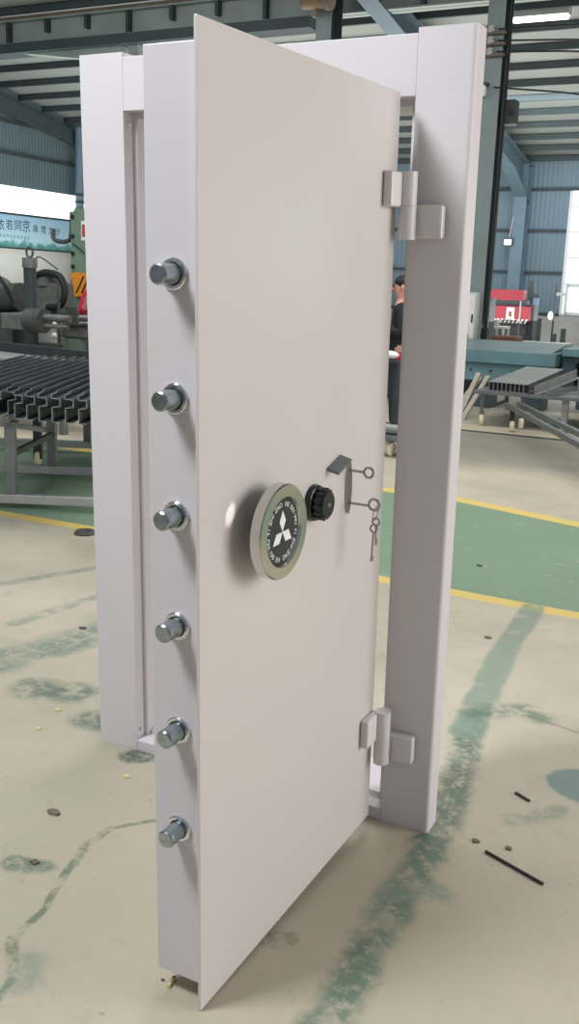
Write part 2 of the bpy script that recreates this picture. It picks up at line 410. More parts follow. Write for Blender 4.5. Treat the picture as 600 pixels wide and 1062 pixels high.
# portal frame on the far wall: column with haunch and rafter
t = thing('portal_column', 'blue grey steel wall column with sloping rafter at the far wall', 'column', (-5.42, FY - .08, 0))
MB().box((-.15, -.34, 0), (.15, -.32, RZ - .2)).box((-.15, -.02, 0), (.15, 0, RZ - .2)).box((-.012, -.33, 0), (.012, -.01, RZ - .2)).build('shaft', M['bluecol'], t)
zz = lambda d: rz(FY + d) - .22
rf = MB()
rf.prism([(-.15, 0, zz(0) - .85), (-.15, -1.6, zz(-1.6) - .45), (-.15, -13, zz(-13) - .35), (-.15, -13, zz(-13) - .33), (-.15, -1.6, zz(-1.6) - .43), (-.15, 0, zz(0) - .83)], (.3, 0, 0))
rf.prism([(-.15, 0, zz(0) - .02), (-.15, -13, zz(-13) - .02), (-.15, -13, zz(-13)), (-.15, 0, zz(0))], (.3, 0, 0))
rf.prism([(-.012, 0, zz(0) - .84), (-.012, -1.6, zz(-1.6) - .44), (-.012, -13, zz(-13) - .34), (-.012, -13, zz(-13) - .01), (-.012, 0, zz(0) - .01)], (.024, 0, 0))
rf.build('rafter', M['rafter'], t)
fl = thing('flood_lamp', 'small white floodlight on the blue grey wall column', 'lamp', (-5.6, FY - .47, 2.68))
MB().box((-.11, -.06, -.08), (.11, .0, .1), .015).build('lamp_body', M['coldark'], fl)
MB().box((-.08, -.075, -.05), (.08, -.06, .07)).build('lamp_glass', M['lampglow'], fl)
MB().cyl((0, 0, .05), (.06, .045, .6), .015, n=8).build('cable', M['lsteel'], fl)

# crane runway beam in front of the steel columns
BY = 12.45
t = thing('crane_runway_beam', 'grey green crane runway girder with rusty rail crossing the top left', 'beam', (0, BY, 0))
bz, tz = 5.52, 5.92
MB().box((GX + .6, -.13, bz), (3, .13, bz + .025)).box((GX + .6, -.13, tz - .025), (3, .13, tz)).box((GX + .6, -.012, bz), (3, .012, tz)).build('girder', M['tealbeam'], t)
MB().box((GX + .6, -.14, tz), (3, .02, tz + .05)).build('crane_rail', M['rail'], t)
x = -12.55; i = 0
while x < -1:
    full = i % 3 == 0
    MB().box((x - .03, -.128, bz + .026 if full else tz - .24), (x + .03, -.013, tz - .026)).build('stiffener', M['coldark'], t)
    x += .87; i += 1
MB().box((GX + .6, -.2, bz - .16), (-6.5, .2, bz - .001)).build('lower_bracing', M['tealdark'], t)
hb = MB().prism([(-12.2, -.1, bz - .16), (-10.1, -.1, bz - .16), (-10.1, -.1, bz - .34), (-10.6, -.1, bz - .36)], (0, .2, 0)); hb.build('haunch', M['tealbeam'], t)
MB().box((-9.95, -.08, bz - .75), (-9.75, .08, bz - .16)).build('hanger', M['tealbeam'], t)

# steel columns carrying the runway
def make_column(h):
    t = empty('steel_column')
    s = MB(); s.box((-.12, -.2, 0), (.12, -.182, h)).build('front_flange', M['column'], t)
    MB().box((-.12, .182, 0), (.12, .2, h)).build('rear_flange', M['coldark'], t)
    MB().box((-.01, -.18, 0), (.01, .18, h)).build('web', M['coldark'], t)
    MB().box((-.2, -.28, 0), (.2, .28, .02)).build('base_plate', M['column'], t)
    return t
H = rz(11.9) - .25
c1 = make_column(H); c1.location = (-3.42, 11.9, 0)
tag(c1, 'grey steel column right behind the right edge of the door frame', 'column', 'steel columns under the crane runway')
c2 = copy_tree(c1); c2.location = (-6.0, 11.9, 0)
tag(c2, 'grey steel column whose top shows above the door frame header', 'column', 'steel columns under the crane runway')
# fittings on the right column
for i, z in enumerate((4.96, 4.82, 4.68)):
    t = thing('wire_insulator', ('topmost', 'middle', 'lowest')[i] + ' of three pale insulators on the column right of the frame top', 'insulator', (-3.46, 11.7, z), group='insulators on the steel column')
    MB().box((-.13, -.06, -.05), (.2, -.001, -.02)).build('bracket', M['rail'], t)
    MB().lathe((0, -.04, -.02), (0, -.35, 1), [(0, 0), (.04, 0), (.055, .02), (.04, .04), (.05, .06), (.03, .085), (0, .09)], 16).build('porcelain_knob', M['insul'], t, True)
t = thing('bulkhead_lamp', 'small white box lamp on the column beside the frame top', 'lamp', (-3.56, 11.7, 4.2))
MB().box((-.12, -.11, -.07), (.09, -.001, .06), .02).build('lamp_body', M['white'], t)
MB().box((-.125, -.0, .06), (.11, -.10, .1)).build('hood', M['coldark'], t)
for i, (x0, z0, x1, z1) in enumerate(((-3.2, 4.98, 6, 5.6), (-3.2, 4.84, 6, 5.05), (-3.2, 4.7, 6, 4.9), (-3.2, 4.25, 6, 3.8))):
    lb = ['highest', 'second highest', 'second lowest', 'lowest'][i]
    pts = [(x0 + (x1 - x0) * s, 11.6 + .25 * s, z0 + (z1 - z0) * s - .35 * math.sin(math.pi * s)) for s in [j / 12 for j in range(13)]]
    pts[0] = (-3.36, 11.63, z0 - .02)
    tag(MB().tube(pts, .012, 6).build('overhead_wire', M['cable']), lb + ' thin dark wire strung rightward from the column beside the frame', 'wire', 'wires from the column')
tag(MB().tube([(-3.24, 11.76, 6.0), (-3.24, 11.76, 5.2), (-3.25, 11.76, 4.2), (-3.25, 11.76, 3.0), (-3.25, 11.76, 1.6), (-3.25, 11.76, .03)], .028, 8, 4).build('conduit', M['cable']), 'thick black conduit running down the column beside the door frame', 'pipe')
t = thing('wall_fan', 'dark bracket fitting on the right side of the grey column', 'bracket', (-3.17, 11.96, 3.95))
MB().box((-.12, -.1, -.16), (.07, .1, .16), .02).build('housing', M['coldark'], t)
MB().cyl((.02, -.1, .0), (.02, -.13, .0), .05, n=16).build('cover', M['cable'], t)
t['category'] = 'bracket'; t.name = 'junction_box'; t['label'] = 'dark junction box on the right side of the grey column'
t = thing('switch_cabinet', 'white electrical cabinet at the foot of the column beside the frame', 'cabinet', (-3.44, 11.6, .78))
MB().box((-.13, -.12, .0), (.11, .09, .72), .01).build('cabinet_body', M['cab'], t)
MB().box((-.115, -.135, .03), (.095, -.121, .69), .006).build('cabinet_door', M['white'], t)
MB().box((.06, -.15, .3), (.08, -.136, .42)).build('handle', M['dsteel'], t)
t = tag(MB().cyl((-3.60, 11.425, 1.36), (-3.06, 11.425, .0), .02, n=12).build('leaning_rod', M['lsteel'], None, True), 'shiny pale rod leaning by the column behind the frame edge', 'rod')
t = thing('grey_locker', 'dark grey machine cabinet between the white cabinet and the red press', 'cabinet', (-4.17, 15.2, 0))
MB().box((-.1, -.15, 0), (.07, .15, 1.42), .01).build('cabinet_body', M['coldark'], t)
MB().box((-.06, -.165, .5), (.06, -.151, 1.36)).build('cabinet_door', M['cabdark'], t)

# chain hoist parked in front of the middle column
t = thing('chain_hoist', 'brown electric hoist hanging above the door frame header', 'hoist', (-6.02, 11.45, 5.5))
MB().cyl((-.2, 0, .02), (.14, 0, .02), .14, n=20).build('motor', M['brass'], t, True)
MB().lathe((.14, 0, .02), (1, 0, 0), [(.15, 0), (.17, .02), (.17, .1), (.12, .13), (0, .14)], 20).build('drum', M['rail'], t, True)
MB().box((-.35, -.08, .1), (-.1, .1, .4), .01).build('carriage', M['dsteel'], t)
MB().cyl((.0, 0, -.1), (.03, 0, -.24), .02, n=10).build('hook', M['brass'], t)

# ------------------------------------------------------------------ the safe door frame (it has tipped forward a little under the open leaf)
TH = math.radians(2.19)
RX = Matrix.Rotation(TH, 4, 'X')
fr = thing('safe_door_frame', 'large pale lavender steel door frame standing free on the workshop floor', 'door frame', mtx=RX)
W_, H_, XL, XR, ZS, ZH, FD = 1.1393, 2.1, .994, .143, .0385, 1.9496, .07
MB().box((-W_, 0, 0), (-XL, FD, H_), .0015).build('side_panel', M['frame'], fr)
arc = [(-.012 + .012 * math.sin(a), .012 - .012 * math.cos(a), 0) for a in [math.pi / 2 * k / 6 for k in range(7)]]
MB().prism([(-XR, 0, 0)] + arc + [(0, FD, 0), (-XR, FD, 0)], (0, 0, H_)).build('side_panel', M['frame'], fr, True)
MB().box((-XL + .0002, .0, ZH), (-XR - .0002, FD, H_ - .012), .0015).build('header_panel', M['frame'], fr)
MB().box((-XL + .0002, .0, 0), (-XR - .0002, FD + .2, ZS), .003).build('sill', M['frame'], fr)
js = MB()   # stepped rebate: stop lip and the deep jamb behind it
YL = .045
js.box((-XL - .001, YL, ZS), (-XL + .014, FD + .02, ZH)).box((-XR - .022, YL, ZS), (-XR + .001, FD + .02, ZH))
js.box((-XL + .016, YL, ZH - .016), (-XR - .022, FD + .02, ZH + .001))
js.build('stop_lip', M['frame'], fr)
jb = MB()
jb.box((-W_ + .06, FD + .02, .0), (-XL + .008, .27, ZH + .07)).box((-XR - .012, FD + .02, .0), (-.06, .27, ZH + .07)).box((-XL + .008, FD + .02, ZH - .008), (-XR - .012, .27, ZH + .07))
jb.build('jamb_box', M['frame'], fr)
MB().box((-XL + .0165, FD - .01, ZS + .0005), (-XR - .0225, FD + .02, ZS + .014)).build('sill_lip', M['frame'], fr)
sl = MB(); sl.box((-XL + .0162, FD + .021, ZS + .02), (-XL + .0172, .26, ZH - .02)); sl.build('seal_strip', M['seal'], fr)
for z in (ZS + .03, ZH - .03):
    MB().lathe((-XL + .001, .022, z), (1, 0, 0), [(0, .006), (.006, .005), (.008, .0), (0, 0)], 12).build('jamb_screw', M['collar'], fr, True)
# lower halves of the lift-off hinges with their plates
HX, HY = -.133, -.046
for z in (1.618, .212):
    h = MB().cyl((HX, HY, z), (HX, HY, z + .078), .022, n=28).build('hinge_barrel', M['hinge'], fr, True)
    MB().box((HX + .012, -.03, z + .003), (-.05, -.0005, z + .082), .006).build('hinge_plate', M['hinge'], h)
MB().cyl((-.62, .04, H_ - .013), (-.62, .04, H_ + .012), .008, n=10).build('lifting_stud', M['collar'], fr)

# ------------------------------------------------------------------ the door leaf: local x = outward, -y = toward the free edge
LF = RX @ Matrix.Translation((-.1635, -.045, 0)) @ Matrix.Rotation(-.0265, 4, 'Z')
lf = thing('safe_door', 'heavy beige steel safe door swung open toward the viewer', 'door', mtx=LF)
L_ = .866; ZB, ZT = .0365, 1.953
MB().box((-.007, -L_, ZB), (0, 0, ZT), .0012).build('front_plate', M['leaf'], lf)
MB().box((-.124, -L_ + .02, .083), (-.0072, -.035, 1.92), .002).build('door_body', M['frame'], lf)
# upper hinge halves
for z in (1.6965, .2905):
    hb_ = MB().cyl((HX + .1635, HY + .045 - .0008, z), (HX + .1635, HY + .045 - .0008, z + .078), .022, n=28).build('hinge_barrel', M['hinge'], lf, True)
    MB().box((.0005, -.086, z - .004), (.024, -.004, z + .076), .005).build('hinge_plate', M['hinge'], hb_)
# six locking bolts
for i in range(6):
    z = 1.544 - .2205 * i; n = -.063; e = -L_ + .02
    b = MB().lathe((n, e, z), (0, -1, 0), [(.0, .052), (.0155, .052), (.0185, .049), (.0185, 0), (0, 0)], 28).build('locking_bolt', M['zinc'], lf, True)
    MB().lathe((n, e - .0003, z), (0, -1, 0), [(.0188, 0), (.0285, 0), (.0285, .004), (.026, .0065), (.021, .0065), (.0188, .003)], 36).build('collar', M['collar'], b, True)
# handwheel with badge
WU, WZ, WD = .650, 1.042, .036
hw = MB().lathe((WD, -WU, WZ), (1, 0, 0), [(.066, .0), (.095, .0), (.098, .003), (.098, .0235), (.0955, .0262), (.0725, .0262), (.0690, .0215), (.0685, .016), (.066, .004), (.066, 0)], 72)
hw = hw.build('handwheel', M['chrome'], lf, True)
MB().lathe((0, -WU, WZ), (1, 0, 0), [(0, 0), (.034, 0), (.034, .006), (.022, .012), (.02, WD + .004), (0, WD + .004)], 32).build('wheel_shaft', M['chrome'], hw, True)
MB().lathe((WD + .002, -WU, WZ), (1, 0, 0), [(0, .0), (.0683, .0), (.0683, .018), (0, .018)], 56).build('badge_disc', M['disc'], hw, True)
F = WD + .0203
def diamond(ang):
    a = .0255; h = a * math.sqrt(3)
    p = [(0, 0), (a / 2, h / 2), (0, h), (-a / 2, h / 2)]
    c, s = math.cos(ang), math.sin(ang)
    # on the outer face, up is z and the viewer's right is +y (toward the hinge)
    return [(F, -WU + (x * c + y_ * s), WZ + (-x * s + y_ * c)) for x, y_ in p]
em = MB()
for k in range(3): em.prism(diamond(k * 2 * math.pi / 3), (.0008, 0, 0))
em.build('three_diamond_emblem', M['white'], hw)
chars = 'HE BEI WU YI ZHI ZAO  '
ms = []
adv = {'I': .5, ' ': .62, 'W': 1.35, 'H': 1.1, 'O': 1.1, 'A': 1.08}
tot = sum(adv.get(ch, 1.) for ch in chars)
ang = math.radians(9)
for rep in range(2):
    for ch in chars:
        st = adv.get(ch, 1.) / tot * math.pi
        if ch != ' ':
            a = ang + st / 2
            pos = V((F, -WU + .0565 * math.sin(a), WZ + .0565 * math.cos(a)))
            # text x -> tangent (clockwise), text y -> radial, text z -> outward
            tx = V((0, math.cos(a), -math.sin(a))); ty = V((0, math.sin(a), math.cos(a))); tz_ = V((1, 0, 0))
            m = Matrix((tx, ty, tz_)).transposed().to_4x4(); m.translation = pos
            ms.append(text_mesh('lettering', ch, .0142, M['white'], None, m))
        ang += st
join_meshes('lettering', ms, M['white'], hw)
# combination dial
DU, DZ = .407, 1.043
d = MB().lathe((0, -DU, DZ), (1, 0, 0), [(0, 0), (.0415, 0), (.042, .005), (.040, .013), (.035, .016), (0, .016)], 48).build('dial_base', M['black'], lf, True)
kn = MB()
prof = [(.030, .016), (.033, .020), (.033, .036), (.030, .041), (0, .0415)]
kn.lathe((0, -DU, DZ), (1, 0, 0), prof, 40)
for k in range(14):
    a = 2 * math.pi * k / 14
    kn.cyl((.02, -DU + .033 * math.cos(a), DZ + .033 * math.sin(a)), (.036, -DU + .033 * math.cos(a), DZ + .033 * math.sin(a)), .0042, n=10)
kn.build('dial_knob', M['black'], d, True)
MB().lathe((.0416, -DU, DZ), (1, 0, 0), [(0, .002), (.005, .002), (.006, 0), (0, 0)], 16).build('dial_pin', M['nickel'], d, True)
# keyhole escutcheon and the raised cover
KU = .222
n_ = 24; pts = []
for i in range(n_):
    s = i / n_ * 2 * math.pi
    pts.append((.0, -KU + .014 * math.sin(s) * abs(math.sin(s)) ** .3, 1.04 + .064 * math.cos(s)))
es = MB().prism(pts, (.006, 0, 0)).build('keyhole_plate', M['nickel'], lf)
mt = Matrix.Translation((.0, -.305, 1.120)) @ Matrix.Rotation(math.radians(16), 4, 'X') @ Matrix.Rotation(math.radians(16), 4, 'Y')
MB().box((.001, -.036, -.008), (.032, .036, .0), .0012, mt).build('lock_cover', M['gsteel'], lf)
# keys in the locks (each key can be pulled out: a thing of its own)
def bow(mb, c, r, w=.0022):
    ring = [(c[0] + r * math.cos(2 * math.pi * i / 20), c[1], c[2] + r * math.sin(2 * math.pi * i / 20)) for i in range(21)]
    mb.tube(ring, w, 8)
k1 = thing('key', 'upper nickel key stuck in the lock of the safe door, bare bow', 'key', group='keys in the door', mtx=LF @ Matrix.Translation((.0065, -KU, 1.083)))
MB().cyl((0, 0, 0), (.034, 0, 0), .0032, n=12).build('shank', M['nickel'], k1, True)
m_ = MB(); bow(m_, (.047, 0, 0), .012, .003); m_.build('bow', M['nickel'], k1, True)
k2 = thing('key', 'lower nickel key stuck in the lock of the safe door, with spare keys hanging', 'key', group='keys in the door', mtx=LF @ Matrix.Translation((.0065, -KU, 1.003)))
MB().cyl((0, 0, 0), (.05, 0, 0), .0032, n=12).build('shank', M['nickel'], k2, True)
m_ = MB(); bow(m_, (.064, 0, .004), .0135, .0032); m_.build('bow', M['nickel'], k2, True)
rg = MB(); c = (.069, 0, -.016)
rg.tube([(c[0] + .003 * math.sin(a), c[1] + .015 * math.cos(a), c[2] + .018 * math.sin(a)) for a in [2 * math.pi * i / 24 for i in range(25)]], .0012, 6)
tag(rg.build('key_ring', M['nickel']), 'thin split ring holding the spare keys below the lower key', 'ring').matrix_world = k2.matrix_world.copy()
for i, (dy, dz, tl, lb) in enumerate(((.004, -.03, 4, 'shorter'), (-.006, -.044, -5, 'longer'))):
    mt = k2.matrix_world @ Matrix.Translation((.069, dy, dz)) @ Matrix.Rotation(math.radians(tl), 4, 'X')
    s = thing('spare_key', lb + ' nickel spare key dangling from the split ring at the door lock', 'key', group='spare keys on the ring', mtx=mt)
    m_ = MB(); bow(m_, (0, 0, -.008), .009, .0024); m_.build('bow', M['nickel'], s, True)
    ln = .05 if i == 0 else .072
    MB().cyl((0, 0, -.017), (0, 0, -.017 - ln), .0026, n=10).build('shank', M['nickel'], s, True)
    MB().box((-.001, .0, -.017 - ln), (.001, .011, -.017 - ln + .012)).build('bit', M['nickel'], s)

# ------------------------------------------------------------------ left: rack of folded steel profiles
RD = math.radians(25.5)
rk = thing('steel_rack', 'grey steel table rack with dark folded profiles on it, left edge', 'rack', (-3.70, 2.42, 0), RD)
# local x runs along the front rail, local y runs to the back
def leg(x, y):
    l = MB().box((x - .032, y - .032, .1), (x + .032, y + .032, .57), .004).build('leg', M['gsteel'], rk)
    MB().box((x - .05, y - .05, .57), (x + .05, y + .05, .578)).build('leg_cap', M['gsteel'], l)
for yy in (0, 1.04, 2.25):
    for xx in (-1.1, 0, 1.3): leg(xx, yy)
for yy in (0, 1.04, 2.25): MB().box((-1.3, yy - .03, .04), (1.45, yy + .03, .1), .004).build('floor_rail', M['lsteel'], rk)
for xx in (-1.1, 0, 1.3): MB().box((xx - .025, -.1, .58), (xx + .025, 2.6, .62), .003).build('table_rail', M['gsteel'], rk)
MB().bar((0, .03, .36), (0, 1.01, .34), .035, .035).build('side_brace', M['dsteel'], rk)
MB().bar((-1.07, 1.04, .47), (-.03, 1.04, .37), .03, .035).build('rear_brace', M['lsteel'], rk)
MB().box((-1.3, 2.5, .56), (1.45, 2.6, .579), .003).build('end_rail', M['dsteel'], rk)
for xx, yy in ((-.24, 1.52), (1.2, 1.52)):
    w = MB().lathe((xx - .02, yy, .066), (1, 0, 0), [(0, 0), (.05, 0), (.065, .008), (.065, .032), (.05, .04), (0, .04)], 28).build('caster', M['cream'], rk, True)
    MB().box((xx - .03, yy - .03, .06), (xx + .03, yy + .03, .58)).build('caster_post', M['dsteel'], w)
PR = [(.035, .20), (.03, .182), (.004, .174), (.0, .148), (.052, .143), (.054, .098), (.004, .092), (.004, .0), (.05, 0)]
def profile_bar(length, name='folded_profile'):
    t_ = .0035
    bm = MB()
    def off(pts, t):
        out = []
        for i, p in enumerate(pts):
            a = V(pts[max(i - 1, 0)]); c = V(pts[min(i + 1, len(pts) - 1)]); d = (c - a).normalized()
            out.append((p[0] - d.y * t, p[1] + d.x * t))
        return out
    pts = PR; o2 = off(pts, t_)
    n = len(pts)
    for i in range(n - 1):
        q = [pts[i], pts[i + 1], o2[i + 1], o2[i]]
        bm.prism([(x, 0, z) for x, z in q], (0, length, 0))
    return bm
src = None
ordn = ['first', 'second', 'third', 'fourth', 'fifth', 'sixth', 'seventh', 'eighth', 'ninth', 'tenth', 'eleventh', 'twelfth', 'thirteenth', 'fourteenth', 'fifteenth']
base = Matrix.Translation((-3.70, 2.42, 0)) @ Matrix.Rotation(RD, 4, 'Z')
xs = [-.62 + .087 * i for i in range(15)]
ys = [-.02, .0, -.05, .02, -.06, -.02, -.03, -.01, -.16, -.2, -.24, -.26, -.28, -.3, -.3]
for i, (x, y) in enumerate(zip(xs, ys)):
    if i == 0:
        o = thing('folded_profile', '', 'steel profile')
        profile_bar(2.5).build('profile_sheet', M['barsteel'], o)
        b = MB()
        for p, q in zip(PR, PR[1:]): b.bar((p[0], -.002, p[1]), (q[0], -.002, q[1]), .004, .0062, (0, 1, 0))
        b.build('cut_end', M['edge'], o)
        src = o
    else: o = copy_tree(src)
    o['label'] = ordn[i] + ' dark folded steel profile from the left end of the rack row'
    o['group'] = 'folded steel profiles on the rack'
    o.matrix_world = base @ Matrix.Translation((x, y, .6205))
pl = thing('sheet_metal_table', 'grey sheet metal table with raised dark rear edge behind the left rack', 'table', (-6.3, 5.82, 0), math.radians(-12.8))
MB().box((-1.8, -.62, .66), (1.1, 0, .676), .002).build('sheet', M['lsteel'], pl)
MB().box((-1.8, -.03, .6765), (1.1, .02, .775), .003).build('rolled_edge', M['dsteel'], pl)
for xx in (-1.6, .95):
    for yy in (-.5, -.12): MB().box((xx - .03, yy - .03, 0), (xx + .03, yy + .03, .659)).build('leg', M['gsteel'], pl)

# ------------------------------------------------------------------ left: machines in front of the gable wall
t = thing('hydraulic_cylinder_machine', 'dark machine with upright black cylinder and lifting eye, far left', 'machine', (-8.46, 8.1, 0))
MB().cyl((0, 0, .55), (0, 0, 1.62), .085, n=24).build('upright_cylinder', M['coldark'], t, True)
MB().cyl((0, 0, 1.60), (0, 0, 1.73), .1, n=24).build('cylinder_head', M['iron2'], t, True)
m_ = MB(); m_.tube([(.055 * math.cos(a), 0, 1.80 + .065 * math.sin(a)) for a in [2 * math.pi * i / 20 for i in range(21)]], .016, 8); m_.build('lifting_eye', M['iron'], t, True)
MB().box((-.42, -.12, .78), (-.02, .2, 1.0), .02).build('valve_block', M['iron2'], t)
MB().cyl((.05, -.1, .92), (.32, -.1, .92), .16, n=28).build('chuck', M['iron'], t, True)
MB().cyl((.32, -.1, .97), (.75, -.1, .97), .045, n=16).cyl((.32, -.1, .86), (.7, -.1, .86), .03, n=16).build('guide_bars', M['iron2'], t, True)
MB().box((-.25, -.1, 0), (.18, .45, .6), .02).build('machine_base', M['iron'], t)
t = thing('hose_pump', 'dark pump with looping black hoses at the left picture edge', 'machine', (-9.27, 8.5, 0))
MB().cyl((-.25, 0, 1.16), (.3, 0, 1.2), .2, n=28).build('motor', M['iron'], t, True)
MB().sph((-.1, -.05, 1.32), .2, (1.2, 1, .8)).build('pump_head', M['iron2'], t, True)
MB().box((-.4, -.25, 0), (.35, .3, .98), .03).build('pump_base', M['iron'], t)
for k in range(3):
    MB().tube([(-.35, -.22, 1.1 + .08 * k), (-.28, -.3, 1.42 + .03 * k), (.0, -.3, 1.52 + .04 * k), (.22, -.26, 1.38), (.33, -.2, 1.1)], .025, 8, 5).build('hose', M['cable'], t, True)
MB().cyl((.1, -.3, 1.1), (-.2, -.34, 1.3), .03, n=10).build('lever', M['lsteel'], t)
t = thing('hose_gearbox', 'grey gearbox with a thick black hose loop right of the upright cylinder', 'machine', (-9.12, 9.3, 0))
MB().box((-.2, -.2, .95), (.28, .2, 1.42), .04).build('gearbox', M['iron2'], t)
MB().cyl((.02, -.05, 1.36), (.02, -.05, 1.52), .18, n=24).build('gearbox_cap', M['iron2'], t, True)
MB().tube([(.15, -.25, 1.06), (.4, -.27, 1.1), (.48, -.27, 1.3), (.38, -.26, 1.5), (.1, -.22, 1.55), (-.1, -.2, 1.5)], .05, 10, 6).build('hose', M['cable'], t, True)
MB().tube([(-.1, -.2, 1.45), (-.1, -.2, 1.72), (.0, -.2, 1.76), (.3, -.2, 1.6)], .01, 6, 3).build('wire_loop', M['cable'], t)
MB().box((-.3, -.3, .84), (.27, .3, .96), .02).build('bed_slide', M['gsteel'], t)
MB().box((-.25, -.25, 0), (.3, .25, .84), .02).build('pedestal', M['plasterlow'], t)
t = thing('lathe', 'lathe with shiny bright bed rails and two white knobs behind the rack', 'machine', (-8.38, 9.05, 0))
MB().box((-.25, -.12, .66), (.75, .22, .82), .02).build('lathe_bed', M['iron2'], t)
MB().cyl((-.1, -.16, .95), (.8, -.16, .97), .03, n=14).cyl((-.1, -.16, .87), (.8, -.16, .89), .022, n=14).build('feed_rods', M['lsteel'], t, True)
MB().box((-.12, -.2, .82), (.12, .2, 1.12), .03).build('saddle', M['iron'], t)
for xx in (-.2, .48): MB().box((xx, -.1, 0), (xx + .27, .2, .66), .02).build('lathe_leg', M['green'], t)
for i, z in enumerate((.83, .68)):
    k_ = MB().sph((-.25, -.27, z), .045).build('knob', M['white'], t, True)
    MB().cyl((-.25, -.24, z), (-.12, -.1, z + .02), .012, n=8).build('knob_shaft', M['iron'], k_)
MB().cyl((-.22, -.2, .45), (-.22, -.2, 1.15), .022, n=10).build('control_rod', M['iron'], t)
t = thing('green_column_machine', 'tall sage green machine column beside the left edge of the frame', 'machine', (-9.0, 10.0, 0))
MB().prism([(-.14, -.2, .6), (.5, -.2, .6), (.5, -.2, 2.5), (-.04, -.2, 2.5), (-.14, -.2, 2.42)], (0, .6, 0)).build('column', M['green'], t)
for z in (2.38, 2.1, 1.85, 1.66, 1.55, 1.45): MB().cyl((-.1, -.2, z), (-.1, -.225, z), .03, n=12).build('bolt_head', M['cable'], t, True)
MB().box((-.3, -.3, 0), (.7, .5, .6), .02).build('machine_base', M['green'], t)
g = MB().prism([(-.12, -.24, 1.57), (.3, -.24, 1.57), (.3, -.24, 1.22), (-.05, -.24, 1.22)], (0, .03, 0)).build('warning_guard', M['orange'], t)
sp_ = MB()
for k in range(3):
    x = .02 + k * .1; sp_.prism([(x - .05, -.244, 1.27), (x - .02, -.244, 1.27), (x + .12, -.244, 1.52), (x + .09, -.244, 1.52)], (0, .003, 0))
sp_.build('guard_stripe', M['cable'], g)
MB().box((.06, -.21, 2.04), (.2, -.201, 2.32)).build('label_plate', M['white'], t)
MB().box((.08, -.214, 2.09), (.2, -.2105, 2.27)).build('label_print', M['pinklabel'], t)
MB().tube([(-.55, -.1, 2.2), (-.5, -.15, 2.05), (-.28, -.15, 2.02), (-.18, -.15, 2.1), (-.18, -.12, 2.45)], .035, 8, 4).build('hose_hook', M['iron'], t, True)
MB().tube([(-.1, -.22, 2.0), (.1, -.22, 1.88), (.34, -.22, 1.7)], .008, 6, 4).build('cable', M['cable'], t)

# slogan banner on the gable wall
bn = thing('slogan_banner', 'long pale blue slogan banner on the left wall with brush characters', 'banner', (GX + .16, 0, 0))
bm_ = bpy.data.materials.new('banner_print'); bm_.use_nodes = True
nt = bm_.node_tree; pb = nt.nodes['Principled BSDF']; pb.inputs['Roughness'].default_value = .6
tcn = nt.nodes.new('ShaderNodeTexCoord'); sx = nt.nodes.new('ShaderNodeSeparateXYZ'); nt.links.new(tcn.outputs['Object'], sx.inputs[0])
nz = nt.nodes.new('ShaderNodeTexNoise'); nz.inputs['Scale'].default_value = 5; nz.inputs['Detail'].default_value = 6; nt.links.new(tcn.outputs['Object'], nz.inputs['Vector'])
ml = nt.nodes.new('ShaderNodeMath'); ml.operation = 'MULTIPLY_ADD'; ml.inputs[1].default_value = -.34; nt.links.new(nz.outputs['Fac'], ml.inputs[0]); nt.links.new(sx.outputs['Z'], ml.inputs[2])
cr = nt.nodes.new('ShaderNodeValToRGB'); nt.links.new(ml.outputs[0], cr.inputs[0])
mrn = nt.nodes.new('ShaderNodeMapRange'); mrn.inputs['From Min'].default_value = 1.95; mrn.inputs['From Max'].default_value = 2.75
nt.links.new(ml.outputs[0], mrn.inputs['Value']); nt.links.new(mrn.outputs['Result'], cr.inputs[0])
e = cr.color_ramp.elements; e[0].position = 0; e[0].color = srgb(66, 120, 116); e[1].position = 1; e[1].color = srgb(140, 176, 200)
e2 = e.new(.12); e2.color = srgb(96, 150, 144); e3 = e.new(.2); e3.color = srgb(168, 200, 212)
nt.links.new(cr.outputs[0], pb.inputs['Base Color'])
MB().box((0, 12.6, 2.12), (.02, 17.95, 2.84)).build('cloth', bm_, bn)
MB().box((-.005, 12.55, 2.84), (.03, 17.98, 2.875)).box((-.005, 12.55, 2.09), (.03, 17.98, 2.12)).box((-.005, 17.95, 2.09), (.03, 17.98, 2.875)).build('banner_frame', M['dsteel'], bn)
ms = []
def wall_text(ch, yc, zc, size):
    # seen from the hall (+x side) the viewer's right is +y
    m = Matrix((V((0, 1, 0)), V((0, 0, 1)), V((1, 0, 0)))).transposed().to_4x4(); m.translation = (.022, yc, zc)
    return text_mesh('lettering', ch, size, M['inktext'], None, m, .001)
rows = [(ch, yc, zc, sz) for ch, yc, zc, sz in zip('依若同京曲增文沙', (15.36, 15.66, 15.94, 16.22, 16.54, 16.82, 17.09, 17.34), (2.59, 2.60, 2.60, 2.60, 2.58, 2.57, 2.56, 2.55), (.27, .24, .26, .3, .19, .2, .19, .18))]
for part in (rows[:4], rows[4:]):
    join_meshes('lettering', [wall_text(*q) for q in part], M['inktext'], bn)
join_meshes('lettering', [wall_text(ch, 15.36 + i * .115, 2.36, .085) for i, ch in enumerate('大小中以以以以以以')], M['inktext'], bn)

